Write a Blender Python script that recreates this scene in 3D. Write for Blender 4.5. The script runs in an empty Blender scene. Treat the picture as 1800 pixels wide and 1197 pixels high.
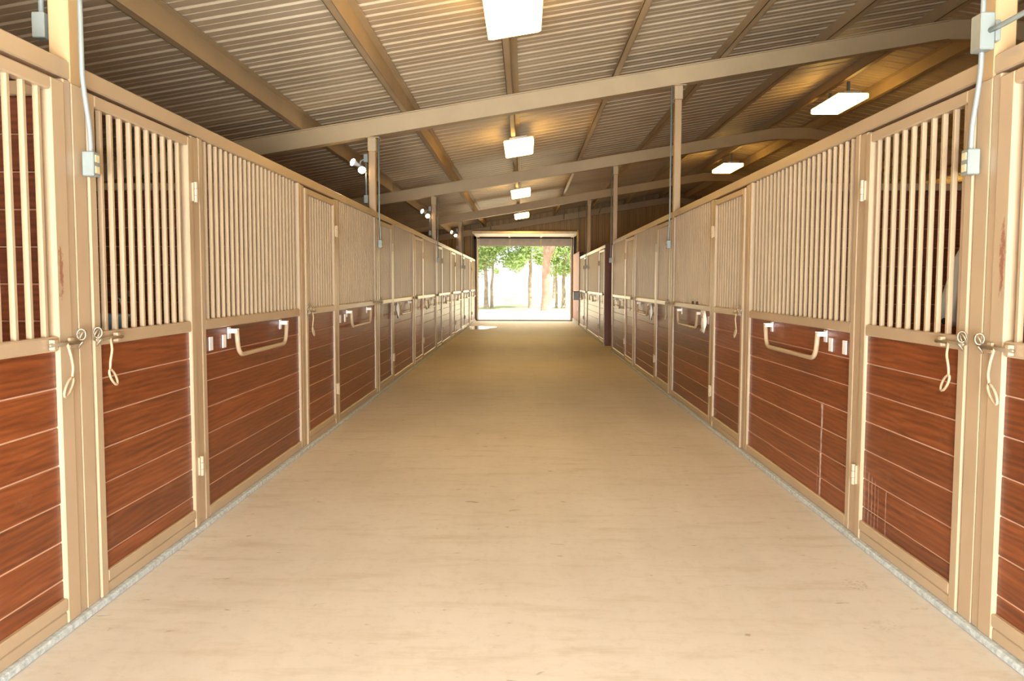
import bpy, bmesh, math, random
from mathutils import Vector, Matrix, Euler
random.seed(7)
S = bpy.context.scene
C = bpy.context.collection

# ------------------------------------------------------------------ camera
W = 1.83                       # half width of the aisle
F, PITCH, YAW, ROLL = 1453.65, .06865, .0150, .00278
fw = Vector((-math.sin(YAW)*math.cos(PITCH), math.cos(YAW)*math.cos(PITCH), -math.sin(PITCH)))
rt = Vector((math.cos(YAW), math.sin(YAW), 0)); up = rt.cross(fw)
r2 = rt*math.cos(ROLL)+up*math.sin(ROLL); u2 = -rt*math.sin(ROLL)+up*math.cos(ROLL)
cam = bpy.data.objects.new('camera', bpy.data.cameras.new('camera')); C.objects.link(cam)
cam.data.sensor_width = 36; cam.data.lens = 36*F/1800; cam.data.clip_end = 600; cam.data.clip_start = .05
M4 = Matrix((r2, u2, -fw)).transposed().to_4x4(); M4.translation = (0.0107, 0, 1.398)
cam.matrix_world = M4
S.camera = cam

# ------------------------------------------------------------------ world, sun, lamps
wd = bpy.data.worlds.new('World'); S.world = wd; wd.use_nodes = True
nt = wd.node_tree; nt.nodes.clear()
sky = nt.nodes.new('ShaderNodeTexSky'); sky.sky_type = 'HOSEK_WILKIE'; sky.turbidity = 7; sky.ground_albedo = .5
sky.sun_direction = Vector((.45, -.35, .82)).normalized()
mixw = nt.nodes.new('ShaderNodeMix'); mixw.data_type = 'RGBA'; mixw.inputs[0].default_value = .75
mixw.inputs[7].default_value = (.95, .98, 1, 1)
bgw = nt.nodes.new('ShaderNodeBackground'); bgw.inputs[1].default_value = 2.4
ow = nt.nodes.new('ShaderNodeOutputWorld')
nt.links.new(sky.outputs[0], mixw.inputs[6]); nt.links.new(mixw.outputs[2], bgw.inputs[0]); nt.links.new(bgw.outputs[0], ow.inputs[0])

def lamp(name, kind, loc, aim, energy, color, **kw):
    d = bpy.data.lights.new(name, kind); d.energy = energy; d.color = color
    for k, v in kw.items(): setattr(d, k, v)
    o = bpy.data.objects.new(name, d); C.objects.link(o); o.location = loc
    o.rotation_euler = (Vector(aim)-Vector(loc)).to_track_quat('-Z', 'Y').to_euler()
    return o
lamp('sun', 'SUN', (10, 10, 30), (0.5, 17.4, 13.2), 10.0, (1, .95, .86), angle=.01)
# daylight coming in through the open door behind the camera
lamp('rear_door_daylight', 'AREA', (0, -3.3, 1.7), (0, 6, 1.6), 350, (.82, .92, 1.0), shape='RECTANGLE', size=3.4, size_y=3.0)
# fill lamp added low inside that door, aimed up to brighten the ceiling
lamp('ceiling_fill_lamp', 'AREA', (0, -3.3, .5), (0, 2.6, 4.2), 1250, (.92, .96, 1), shape='RECTANGLE', size=3.4, size_y=.8)
lamp('far_door_daylight', 'AREA', (0.03, 31.3, 1.45), (0, 20, 1.0), 105, (1, .80, .46), shape='RECTANGLE', size=3.4, size_y=2.6)
# the camera's flash
lamp('camera_flash', 'AREA', (0.03, -.05, 1.62), (0, 10, 1.75), 24, (.84, .92, 1), shape='RECTANGLE', size=.12, size_y=.08)
vs = S.view_settings
vs.view_transform = 'Standard'; vs.look = 'None'; vs.gamma = 1; vs.use_curve_mapping = False; vs.exposure = -.12
FIX_E, FIX_COL = 21.0, (1, .60, .15, 1)

# ------------------------------------------------------------------ materials
def srgb(r, g, b):
    f = lambda c: ((c/255+.055)/1.055)**2.4 if c > 10 else c/255/12.92
    return (f(r), f(g), f(b), 1)
class NB:
    def __init__(s, name):
        s.m = bpy.data.materials.new(name); s.m.use_nodes = True; s.t = s.m.node_tree
        s.b = s.t.nodes['Principled BSDF']
    def n(s, typ, **kw):
        x = s.t.nodes.new('ShaderNode'+typ)
        for k, v in kw.items(): setattr(x, k, v)
        return x
    def l(s, a, b): s.t.links.new(a, b)
    def coord(s, kind='Object', scale=(1, 1, 1), rnd=False):
        tc = s.n('TexCoord'); mp = s.n('Mapping'); mp.inputs['Scale'].default_value = scale
        if kind == 'World':
            g = s.n('NewGeometry'); s.l(g.outputs['Position'], mp.inputs['Vector'])
        else: s.l(tc.outputs[kind], mp.inputs['Vector'])
        if rnd:
            oi = s.n('ObjectInfo'); mu = s.n('Math', operation='MULTIPLY'); mu.inputs[1].default_value = 57.3
            s.l(oi.outputs['Random'], mu.inputs[0]); s.l(mu.outputs[0], mp.inputs['Location'])
        return mp.outputs[0]
    def noise(s, vec, scale, detail=4, rough=.5, dist=0):
        x = s.n('TexNoise'); x.inputs['Scale'].default_value = scale; x.inputs['Detail'].default_value = detail
        x.inputs['Roughness'].default_value = rough; x.inputs['Distortion'].default_value = dist
        s.l(vec, x.inputs['Vector']); return x.outputs['Fac']
    def ramp(s, fac, stops):
        x = s.n('ValToRGB'); e = x.color_ramp.elements
        while len(e) < len(stops): e.new(.5)
        for i, (p, c) in enumerate(stops): e[i].position = p; e[i].color = c
        s.l(fac, x.inputs[0]); return x.outputs[0]
    def mix(s, fac, a, b, mode='MIX'):
        x = s.n('Mix', data_type='RGBA', blend_type=mode)
        for i, v in ((0, fac), (6, a), (7, b)):
            if hasattr(v, 'links'): s.l(v, x.inputs[i])
            else: x.inputs[i].default_value = v
        return x.outputs[2]
    def math(s, op, a, b=0.0, clamp=False):
        x = s.n('Math', operation=op, use_clamp=clamp)
        for i, v in ((0, a), (1, b)):
            if hasattr(v, 'links'): s.l(v, x.inputs[i])
            else: x.inputs[i].default_value = v
        return x.outputs[0]
    def bump(s, h, strength=.2, dist=.01):
        x = s.n('Bump'); x.inputs['Strength'].default_value = strength; x.inputs['Distance'].default_value = dist
        s.l(h, x.inputs['Height']); s.l(x.outputs[0], s.b.inputs['Normal'])
    def fin(s, col, rough=.5, metal=0, spec=.5):
        if hasattr(col, 'links'): s.l(col, s.b.inputs['Base Color'])
        else: s.b.inputs['Base Color'].default_value = col
        if hasattr(rough, 'links'): s.l(rough, s.b.inputs['Roughness'])
        else: s.b.inputs['Roughness'].default_value = rough
        s.b.inputs['Metallic'].default_value = metal; s.b.inputs['Specular IOR Level'].default_value = spec
        return s.m
def simple(name, col, rough=.5, metal=0, spec=.5, var=.08, sc=8):
    b = NB(name); v = b.noise(b.coord('World'), sc, 3)
    lo = tuple(c*(1-var) for c in col[:3])+(1,); hi = tuple(min(1, c*(1+var)) for c in col[:3])+(1,)
    return b.fin(b.ramp(v, [(.3, lo), (.7, hi)]), rough, metal, spec)
def emis(name, col, e):
    b = NB(name); b.b.inputs['Emission Color'].default_value = col; b.b.inputs['Emission Strength'].default_value = e
    return b.fin((.9, .9, .88, 1), .4)

PAINT = srgb(182, 158, 126)
def paint_mat(name, col, rough=.30, rust=None):
    b = NB(name); w = b.coord('World')
    v = b.noise(w, 3, 4); f = b.noise(w, 160, 2)
    c = b.ramp(v, [(.3, tuple(x*.93 for x in col[:3])+(1,)), (.7, tuple(min(1, x*1.05) for x in col[:3])+(1,))])
    if rust:
        sx = b.n('SeparateXYZ'); g = b.n('NewGeometry'); b.l(g.outputs['Position'], sx.inputs[0])
        # ragged column of rust around (y, z0..z1)
        y0, z0, z1, wd_ = rust
        ww = b.coord('World', (14, 14, 6)); nz = b.noise(ww, 5, 6, .75)
        dy = b.math('ABSOLUTE', b.math('SUBTRACT', sx.outputs[1], y0))
        my = b.math('SUBTRACT', 1, b.math('DIVIDE', dy, wd_), True)
        mz = b.math('MULTIPLY', b.math('MULTIPLY', b.math('SUBTRACT', sx.outputs[2], z0), 6, True), b.math('MULTIPLY', b.math('SUBTRACT', z1, sx.outputs[2]), 6, True))
        m = b.math('MULTIPLY', my, mz); m = b.math('MULTIPLY', b.math('SUBTRACT', b.math('ADD', b.math('MULTIPLY', m, .45), nz), .76), 9, True)
        c = b.mix(b.math('MULTIPLY', m, .8), c, srgb(140, 78, 56))
    b.bump(f, .03, .002)
    return b.fin(c, rough)
M_PAINT = paint_mat('tan_paint', PAINT)
M_RUST_L = paint_mat('tan_paint_rust_left', PAINT, .4, (3.24, 1.22, 1.66, .035))
M_RUST_R = paint_mat('tan_paint_rust_right', PAINT, .4, (3.165, 1.25, 1.75, .04))
M_BEAM = paint_mat('beam_paint', srgb(194, 170, 130), .5)
M_POST = paint_mat('roof_post_paint', srgb(184, 152, 110), .42)

def wood_mat(name, dark, mid, light, drips=(), rough=.37, axis='Y'):
    b = NB(name)
    sc = {'Y': (1, .055, 1), 'X': (.055, 1, 1)}[axis]
    v = b.coord('Object', sc, True)
    g1 = b.noise(v, 26, 8, .62, 1.6)
    sc2 = {'Y': (1, .16, 1), 'X': (.16, 1, 1)}[axis]
    v2 = b.coord('Object', sc2, True)
    wv = b.n('TexWave', wave_type='BANDS', bands_direction='Z'); wv.inputs['Scale'].default_value = 11
    wv.inputs['Distortion'].default_value = 9; wv.inputs['Detail'].default_value = 3; wv.inputs['Detail Scale'].default_value = .9
    b.l(v2, wv.inputs['Vector'])
    fac = b.math('ADD', b.math('MULTIPLY', g1, .86), b.math('MULTIPLY', wv.outputs['Fac'], .14))
    c = b.ramp(fac, [(.26, dark), (.5, mid), (.78, light)])
    oi = b.n('ObjectInfo')
    tone = b.ramp(oi.outputs['Random'], [(0, (.74, .72, .72, 1)), (.5, (.95, .93, .9, 1)), (1, (1.12, 1.1, 1.05, 1))])
    c = b.mix(1, c, tone, 'MULTIPLY')
    # knots
    vo = b.n('TexVoronoi', feature='F1'); vo.inputs['Scale'].default_value = 3.1; b.l(b.coord('Object', {'Y': (1, .5, 1), 'X': (.5, 1, 1)}[axis], True), vo.inputs['Vector'])
    kn = b.math('SUBTRACT', 1, b.math('MULTIPLY', vo.outputs['Distance'], 11), True)
    c = b.mix(b.math('MULTIPLY', kn, .75), c, tuple(x*.4 for x in dark[:3])+(1,))
    # scuffs of dust
    w = b.coord('World', (1, .5, 1.2)); s = b.noise(w, 7, 7, .7)
    sm = b.ramp(s, [(.60, (0, 0, 0, 1)), (.80, (.30, .30, .30, 1))])
    c = b.mix(sm, c, srgb(185, 140, 115))
    if drips:
        g = b.n('NewGeometry'); sx = b.n('SeparateXYZ'); b.l(g.outputs['Position'], sx.inputs[0])
        tot = None
        wob = b.math('MULTIPLY', b.math('SUBTRACT', b.noise(b.coord('World', (1, .2, 1)), 7, 3), .5), .03)
        for (y0, z0, z1, ww, st) in drips:
            dy = b.math('ABSOLUTE', b.math('ADD', b.math('SUBTRACT', sx.outputs[1], y0), wob))
            my = b.math('SUBTRACT', 1, b.math('DIVIDE', dy, ww), True)
            mz = b.math('MULTIPLY', b.math('MULTIPLY', b.math('SUBTRACT', sx.outputs[2], z0), 40, True), b.math('MULTIPLY', b.math('SUBTRACT', z1, sx.outputs[2]), 60, True))
            m = b.math('MULTIPLY', b.math('MULTIPLY', my, mz), st)
            tot = m if tot is None else b.math('MAXIMUM', tot, m)
        br = b.ramp(b.noise(b.coord('World', (1, 1, 1)), 30, 4), [(.35, (.4, .4, .4, 1)), (.6, (1, 1, 1, 1))])
        tot = b.math('MULTIPLY', tot, br)
        c = b.mix(tot, c, srgb(215, 195, 185))
    b.bump(g1, .16, .004)
    return b.fin(c, rough, 0, .5)
WD, WM, WL = srgb(88, 42, 19), srgb(124, 63, 28), srgb(152, 84, 42)
M_WOOD = wood_mat('stained_board', WD, WM, WL)
M_WOODX = wood_mat('stained_board_partition', srgb(92, 46, 26), srgb(126, 64, 36), srgb(150, 84, 50), axis='X', rough=.5)
M_DRIP_C = wood_mat('stained_board_milky_drips', WD, WM, WL, [(5.07, .05, .67, .018, 1.3), (5.07, .62, .68, .03, .9), (5.12, .05, .27, .006, .5)])
M_DRIP_B = wood_mat('stained_board_streaks', WD, WM, WL, [(4.42, .1, .52, .006, .5), (4.38, .1, .46, .005, .4), (4.33, .1, .42, .008, .6), (4.29, .1, .40, .007, .7), (4.25, .1, .39, .006, .55), (4.21, .1, .36, .006, .4), (4.12, .1, .37, .007, .7)])
M_JOINT = simple('dusty_joint', srgb(205, 158, 128), .8)
M_STEEL = simple('galvanised_steel', srgb(140, 148, 142), .42, .2)
M_BOLT = simple('worn_steel', srgb(150, 135, 110), .4, .5)
M_SOCK = simple('socket_cream', srgb(214, 196, 150), .5)
M_DARKHOLE = simple('dark_hole', srgb(40, 32, 26), .8)
M_WHITE = simple('white_plate', srgb(238, 232, 222), .4)
M_CLOTH = simple('white_cloth', srgb(232, 226, 214), .9)
M_BUCKET = simple('blue_plastic', srgb(96, 120, 134), .45)
M_BROWN = simple('brown_paint', srgb(112, 68, 50), .6)
M_REDB = simple('red_brown_panel', srgb(158, 92, 76), .6, var=.12)
M_DARKBROWN = simple('dark_brown_frame', srgb(70, 44, 36), .6)
M_DOORMET = simple('garage_door_metal', srgb(205, 200, 190), .55)
M_DOORSTILE = simple('garage_door_stile', srgb(225, 215, 190), .45)
M_FIXBODY = simple('fixture_white', srgb(225, 222, 218), .4)
M_LENS = emis('fixture_lens', FIX_COL, FIX_E)
M_BULB = emis('flood_bulb', (1, .78, .5, 1), 40)
M_BARK = simple('bark', srgb(176, 156, 136), .9, var=.3, sc=5)
M_BARK2 = simple('pink_bark', srgb(190, 150, 128), .9, var=.25, sc=3)
M_GRAVEL = simple('pale_gravel', srgb(225, 218, 200), .95, var=.1, sc=3)
M_GALV = simple('wet_film', srgb(160, 172, 180), .12)

# leaf
b = NB('leaves'); oi = b.noise(b.coord('World'), 3, 2)
c = b.ramp(oi, [(.35, srgb(160, 184, 112)), (.65, srgb(212, 226, 165))])
b.fin(c, .6); b.b.inputs['Transmission Weight'].default_value = 0
tr = b.n('BsdfTranslucent'); b.l(c, tr.inputs[0]); mx = b.n('MixShader'); mx.inputs[0].default_value = .45
b.l(b.b.outputs[0], mx.inputs[1]); b.l(tr.outputs[0], mx.inputs[2]); b.l(mx.outputs[0], b.t.nodes['Material Output'].inputs[0])
M_LEAF = b.m

# ground: pale dry grass
b = NB('dry_grass'); v = b.noise(b.coord('World', (1, .35, 1)), .45, 5); v2 = b.noise(b.coord('World'), 9, 3)
M_GRASS = b.fin(b.mix(.25, b.ramp(v, [(.42, srgb(150, 160, 95)), (.56, srgb(226, 220, 190))]), b.ramp(v2, [(.3, srgb(150, 155, 100)), (.7, srgb(225, 220, 190))])), .95)

# floor
b = NB('dusty_concrete'); w = b.coord('World')
big = b.noise(w, .55, 5, .55); streak = b.noise(b.coord('World', (1.3, .10, 1)), 1.6, 6, .6); fine = b.noise(w, 14, 8, .7)
c = b.ramp(big, [(.3, srgb(203, 195, 180)), (.7, srgb(221, 214, 202))])
c = b.mix(b.ramp(streak, [(.40, (0, 0, 0, 1)), (.7, (.45, .45, .45, 1))]), c, srgb(228, 220, 206))
c = b.mix(b.ramp(fine, [(.5, (0, 0, 0, 1)), (.78, (.28, .28, .28, 1))]), c, srgb(168, 150, 118))
cross = b.noise(b.coord('World', (.5, 2.2, 1)), 3.2, 7, .68)
c = b.mix(b.ramp(cross, [(.52, (0, 0, 0, 1)), (.70, (.42, .42, .42, 1))]), c, srgb(180, 166, 136))
# small dark scuffs
sp = b.noise(b.coord('World', (1, 2, 1)), 7.5, 3, .5, .6)
c = b.mix(b.ramp(sp, [(.69, (0, 0, 0, 1)), (.75, (.6, .6, .6, 1))]), c, srgb(140, 120, 92))
# damp hoofprint-sized smudge by the right wall, and two fainter ones
g = b.n('NewGeometry'); vor = b.n('TexVoronoi'); vor.inputs['Scale'].default_value = 60; b.l(g.outputs['Position'], vor.inputs['Vector'])
for (px, py, rx, ry, st) in ((1.565, 3.80, .055, .075, .55), (1.50, 3.33, .06, .07, .25)):
    mp = b.n('Mapping', vector_type='POINT'); mp.inputs['Location'].default_value = (-px/rx, -py/ry, 0); mp.inputs['Scale'].default_value = (1/rx, 1/ry, 0)
    b.l(g.outputs['Position'], mp.inputs['Vector']); ln = b.n('VectorMath', operation='LENGTH'); b.l(mp.outputs[0], ln.inputs[0])
    k = b.math('MULTIPLY', b.math('SUBTRACT', 1.15, ln.outputs['Value']), 4, True)
    k = b.math('MULTIPLY', k, b.math('MULTIPLY', b.math('SUBTRACT', .55, vor.outputs['Distance']), st*2, True))
    c = b.mix(k, c, srgb(150, 132, 92))
b.bump(fine, .10, .004)
M_FLOOR = b.fin(c, b.math('ADD', .5, b.math('MULTIPLY', big, .2)), 0, .35)

b = NB('rough_footing'); w = b.coord('World'); n1 = b.noise(w, 35, 6, .7)
b.bump(n1, .6, .01); M_FOOT = b.fin(b.ramp(n1, [(.35, srgb(160, 168, 164)), (.65, srgb(210, 216, 212))]), .85)
b = NB('apron'); w = b.coord('World'); n1 = b.noise(w, 3, 6, .7)
M_APRON = b.fin(b.ramp(n1, [(.35, srgb(190, 184, 172)), (.65, srgb(214, 208, 196))]), .6)

# roof sheet and ribbed siding
b = NB('roof_sheet_paint'); v = b.noise(b.coord('World', (.5, 1.5, 1)), 1.2, 5, .6)
M_ROOF = b.fin(b.ramp(v, [(.3, srgb(200, 180, 148)), (.7, srgb(217, 198, 166))]), .5)
b = NB('siding_paint'); v = b.noise(b.coord('World', (1, 1, .2)), 2, 4)
M_SIDE = b.fin(b.ramp(v, [(.3, srgb(172, 140, 88)), (.7, srgb(188, 156, 102))]), .5)
M_PLANKWALL = simple('outer_stall_lining', srgb(110, 62, 36), .7, var=.2, sc=2)

# ------------------------------------------------------------------ mesh helpers
def link(name, me, parent=None, mat=None):
    o = bpy.data.objects.new(name, me); C.objects.link(o)
    if parent is not None: o.parent = parent
    if mat is not None and not me.materials: me.materials.append(mat)
    return o
def add_box(bm, a, c, bev=0):
    a, c = [min(p, q) for p, q in zip(a, c)], [max(p, q) for p, q in zip(a, c)]
    vs_ = [bm.verts.new((x, y, z)) for x in (a[0], c[0]) for y in (a[1], c[1]) for z in (a[2], c[2])]
    fs = [(0, 1, 3, 2), (4, 6, 7, 5), (0, 4, 5, 1), (2, 3, 7, 6), (0, 2, 6, 4), (1, 5, 7, 3)]
    ff = [bm.faces.new([vs_[i] for i in f]) for f in fs]
    if bev:
        es = list({e for f in ff for e in f.edges})
        bmesh.ops.bevel(bm, geom=es, offset=bev, segments=1, affect='EDGES', profile=.5)
def mesh(bm, name='m', smooth=False):
    bmesh.ops.recalc_face_normals(bm, faces=bm.faces)
    me = bpy.data.meshes.new(name); bm.to_mesh(me); bm.free()
    if smooth:
        for p in me.polygons: p.use_smooth = True
    return me
def box_mesh(a, c, bev=0):
    bm = bmesh.new(); add_box(bm, a, c, bev); return mesh(bm)
def boxes(lst, bev=0):
    bm = bmesh.new()
    for a, c in lst: add_box(bm, a, c, bev)
    return mesh(bm)
def add_tube(bm, pts, r, seg=10, closed=False, cap=True):
    pts = [Vector(p) for p in pts]; n = len(pts); rings = []
    rr = r if isinstance(r, (list, tuple)) else [r]*n
    prev = None
    for i, p in enumerate(pts):
        if closed: t = pts[(i+1) % n]-pts[i-1]
        else: t = pts[min(i+1, n-1)]-pts[max(i-1, 0)]
        t.normalize()
        if prev is None:
            ref = Vector((0, 0, 1)) if abs(t.z) < .9 else Vector((1, 0, 0)); a = t.cross(ref).normalized()
        else: a = (prev-t*prev.dot(t)).normalized()
        prev = a; bb = t.cross(a)
        rings.append([bm.verts.new(p+(a*math.cos(2*math.pi*k/seg)+bb*math.sin(2*math.pi*k/seg))*rr[i]) for k in range(seg)])
    m = n if closed else n-1
    for i in range(m):
        A, B = rings[i], rings[(i+1) % n]
        for k in range(seg): bm.faces.new((A[k], A[(k+1) % seg], B[(k+1) % seg], B[k]))
    if cap and not closed:
        bm.faces.new(rings[0][::-1]); bm.faces.new(rings[-1])
def tube_mesh(pts, r, seg=10, closed=False):
    bm = bmesh.new(); add_tube(bm, pts, r, seg, closed); return mesh(bm, smooth=True)
def fillet(pts, rad, n=5):
    pts = [Vector(p) for p in pts]; out = [pts[0]]
    for i in range(1, len(pts)-1):
        a, p, c = pts[i-1], pts[i], pts[i+1]
        d1, d2 = (a-p).normalized(), (c-p).normalized()
        p1, p2 = p+d1*rad, p+d2*rad
        for k in range(n+1):
            t = k/n; out.append(p1*(1-t)**2+p*2*t*(1-t)+p2*t*t)
    out.append(pts[-1]); return out
def thing(name, label, cat, loc=(0, 0, 0), group=None):
    o = bpy.data.objects.new(name, None); C.objects.link(o); o.location = loc; o.empty_display_size = .1
    o['label'] = label; o['category'] = cat
    if group: o['group'] = group
    return o
def tag(o, label, cat, group=None):
    o['label'] = label; o['category'] = cat
    if group: o['group'] = group
    return o
def struct(name, me, mat, label, cat, parent=None):
    o = link(name, me, parent, mat); o['kind'] = 'structure'; o['label'] = label; o['category'] = cat
    return o
ORD = ['first', 'second', 'third', 'fourth', 'fifth', 'sixth', 'seventh', 'eighth', 'ninth', 'tenth', 'eleventh', 'twelfth']

PYL = [3.40+3.447*k for k in range(9)]; PYL[8] = 30.96; PYL[0] = 3.415
PY = PYL; PYR = list(PYL); PYR[0] = 3.34; PYR[1] = 6.82; PYR[2] = 10.27
PS = {'left': PYL, 'right': PYR}
XR = 5.45                                   # ridge
XL, XRR = -5.6, 16.5
def zr(x, base=3.50):                       # rafter underside
    return base+.166*(x if x <= XR else 2*XR-x)
Y0, Y1 = -3.5, 31.15

# ------------------------------------------------------------------ the setting
bm = bmesh.new(); add_box(bm, (XL-.1, Y0-.1, -.12), (XRR+.1, 29.0, 0))
struct('floor', mesh(bm), M_FLOOR, 'dusty tan concrete floor of the long stable aisle', 'floor')
struct('trim_1', box_mesh((XL-.1, 29.0, -.12), (XRR+.1, 31.3, .001)), M_APRON, 'paler grey concrete strip of floor just inside the far doorway', 'floor strip')
struct('baseboard_left', boxes([((-W-.12, Y0, 0), (-W+.035, 30.95, .03))], .006), M_FOOT, 'rough pale concrete footing under the left stall fronts', 'footing')
struct('baseboard_right', boxes([((W-.035, Y0, 0), (W+.12, 17.24, .03)), ((W-.035, 18.72, 0), (W+.12, 27.45, .03))], .006), M_FOOT, 'rough pale concrete footing under the right stall fronts', 'footing')

# roof: ribbed sheets running up the slope
def roof_sheet(xa, xb):
    bm = bmesh.new(); pitch = .285; prof = []
    y = Y0-.3
    while y < Y1+.3:
        prof += [(y, 0), (y+.10, 0), (y+.107, .008), (y+.118, 0), (y+.20, 0), (y+.212, .015), (y+.27, .015)]
        y += pitch
    A = [bm.verts.new((xa, p[0], zr(xa)+.42+p[1])) for p in prof]; B = [bm.verts.new((xb, p[0], zr(xb)+.42+p[1])) for p in prof]
    for i in range(len(prof)-1): bm.faces.new((A[i], B[i], B[i+1], A[i+1]))
    # outer skin
    A2 = [bm.verts.new((xa, p[0], zr(xa)+.425+p[1])) for p in prof]; B2 = [bm.verts.new((xb, p[0], zr(xb)+.425+p[1])) for p in prof]
    for i in range(len(prof)-1): bm.faces.new((A2[i], A2[i+1], B2[i+1], B2[i]))
    me = bpy.data.meshes.new('roof'); bm.to_mesh(me); bm.free(); return me
o = struct('ceiling', roof_sheet(XL-.3, XR), M_ROOF, 'tan ribbed metal roof sheeting sloping up from the left stalls to the ridge', 'roof')
o = struct('ceiling', roof_sheet(XR, XRR+.3), M_ROOF, 'tan ribbed metal roof sheeting falling away beyond the ridge on the right', 'roof')

# siding: ribbed sheets, ribs vertical
def siding(pts, axis, pos, out, holes=None, pitch=.23):
    """pts: list of (u0,u1,z0 fn,z1 fn)"""
    bm = bmesh.new()
    for (u0, u1, z0, z1) in pts:
        u = u0; prof = []
        while u < u1-1e-4:
            for du, h in ((0, 0), (.13, 0), (.15, .022), (.20, .022), (.219, 0)):
                if u+du < u1: prof.append((u+du, h))
            u += pitch
        prof.append((u1, 0))
        for (p, q) in zip(prof[:-1], prof[1:]):
            for off in (0, .004):
                v = []
                for (uu, h, top) in ((p[0], p[1], 0), (q[0], q[1], 0), (q[0], q[1], 1), (p[0], p[1], 1)):
                    z = (z1(uu) if top else z0); w_ = pos+out*(h-off)
                    v.append(bm.verts.new((uu, w_, z) if axis == 'Y' else (w_, uu, z)))
                bm.faces.new(v)
    bmesh.ops.remove_doubles(bm, verts=bm.verts, dist=.0002)
    me = bpy.data.meshes.new('s'); bm.to_mesh(me); bm.free(); return me
top = lambda x: zr(x)+.44
struct('wall_far', siding([(XL, -1.86, 0, top), (-1.86, 1.86, 3.14, top), (1.86, XRR, 0, top)], 'Y', 31.12, -1), M_SIDE, 'tan ribbed metal end wall around the far doorway', 'wall')
struct('wall_near', siding([(XL, -1.9, 0, top), (-1.9, 1.9, 3.3, top), (1.9, XRR, 0, top)], 'Y', Y0, 1), M_SIDE, 'ribbed metal end wall behind the camera', 'wall')
struct('wall_left', siding([(Y0, 31.12, 0, lambda y: zr(XL)+.43)], 'X', XL, 1), M_SIDE, 'ribbed metal outer wall behind the left stalls', 'wall')
struct('wall_right', siding([(Y0, 31.12, 0, lambda y: zr(XRR)+.43)], 'X', XRR, -1), M_SIDE, 'ribbed metal outer wall beyond the ridge on the far right', 'wall')
# dark framing around the door opening
t = struct('door_1', boxes([((-1.90, 31.0, 0), (-1.78, 31.18, 3.14)), ((1.78, 31.0, 0), (1.90, 31.18, 3.14)), ((-1.90, 31.0, 3.06), (1.90, 31.18, 3.16))]), M_DARKBROWN, 'dark frame of the wide doorway at the far end of the aisle', 'doorway')
link('threshold', boxes([((-1.78, 31.0, 0), (1.78, 31.12, .03))]), t, M_DARKBROWN)
link('jamb_seal', boxes([((-1.78, 31.02, 0), (-1.72, 31.06, 3.0)), ((1.72, 31.02, 0), (1.78, 31.06, 3.0))]), t, M_DOORSTILE)

# outdoors
struct('ground', boxes([((-120, 31.3, -.3), (120, 42.5, -.02))]), M_GRAVEL, 'sunlit pale gravel yard outside the far door', 'ground')
struct('ground', boxes([((-160, 42.5, -.3), (160, 260, -.015))]), M_GRASS, 'sun-bleached grass beyond the yard under the trees', 'ground')
struct('ground', boxes([((-60, -60, -.3), (60, Y0-.1, -.05))]), M_GRAVEL, 'pale gravel outside the near end behind the camera', 'ground')

# ------------------------------------------------------------------ roof frame
def beam_mesh(xa, xb, y, depth=.22, half=.055, tw=.01):
    bm = bmesh.new()
    def prism(y0, y1, d0, d1):
        v = []
        for x in (xa, xb):
            for yy in (y0, y1):
                for d in (d0, d1): v.append(bm.verts.new((x, yy, zr(x)+d)))
        for f in [(0, 1, 3, 2), (4, 6, 7, 5), (0, 4, 5, 1), (2, 3, 7, 6), (0, 2, 6, 4), (1, 5, 7, 3)]: bm.faces.new([v[i] for i in f])
    prism(y-half, y+half, 0.012, depth-.012)
    prism(y-half-.025, y+half+.025, 0, .012); prism(y-half-.025, y+half+.025, depth-.012, depth)
    return mesh(bm)
RY = [PY[0], PY[2], PY[4], PY[6], 30.9]
rl = ['roof rafter over the nearest roof posts, just above the camera', 'nearest visible sloping tan rafter crossing the aisle', 'second visible sloping tan rafter crossing the aisle', 'third visible sloping rafter, last one clear of the end wall', 'sloping rafter against the far end wall over the doorway']
for i, y in enumerate(RY):
    t = thing('roof_rafter', rl[i], 'beam', (0, 0, 0), 'rafters across the barn')
    link('left_slope_beam', beam_mesh(XL, XR-.35, y), t, M_BEAM)
    link('right_slope_beam', beam_mesh(XR+.35, XRR, y), t, M_BEAM)
    bm = bmesh.new(); add_box(bm, (XR-.36, y-.055, zr(XR-.36)), (XR+.36, y+.055, zr(XR-.36)+.235), .01)
    link('ridge_plate', mesh(bm), t, M_BEAM)
def purlin(x, name_label, flip):
    bm = bmesh.new(); zt = zr(x)+.42; zb = zr(x)+.222; s = -1 if flip else 1; th = .006
    add_box(bm, (x-th/2, Y0, zb), (x+th/2, Y1-.1, zt))
    add_box(bm, (x-s*.07, Y0, zb), (x, Y1-.1, zb+th)); add_box(bm, (x-s*.07, Y0, zb), (x-s*.064, Y1-.1, zb+.02))
    add_box(bm, (x, Y0, zt-th-.012), (x+s*.07, Y1-.1, zt-.012))
    o = link('roof_purlin', mesh(bm), None, M_BEAM)
    return tag(o, name_label, 'beam', 'purlins running the length of the roof')
px = [-.145+1.285*k for k in range(-4, 5)]
PL = ['purlin along the eave over the back of the left stalls', 'purlin over the middle of the left stalls', 'leftmost long purlin seen in full, over the left stall fronts', 'second long purlin from the left, over the left side of the aisle',
      'purlin down the middle of the aisle with the light fixtures hung under it', 'purlin just right of the light fixtures, over the aisle', 'purlin over the right stall fronts', 'purlin over the right stalls', 'purlin next to the ridge over the right stalls']
for x, l in zip(px, PL): purlin(x, l, False)
for k in range(1, 9):
    x = 2*XR-px[8]+1.285*(k-1)
    if x < XRR-.1: purlin(x, 'purlin on the far slope beyond the ridge, %s down from the ridge' % ORD[k-1], True)
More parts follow.
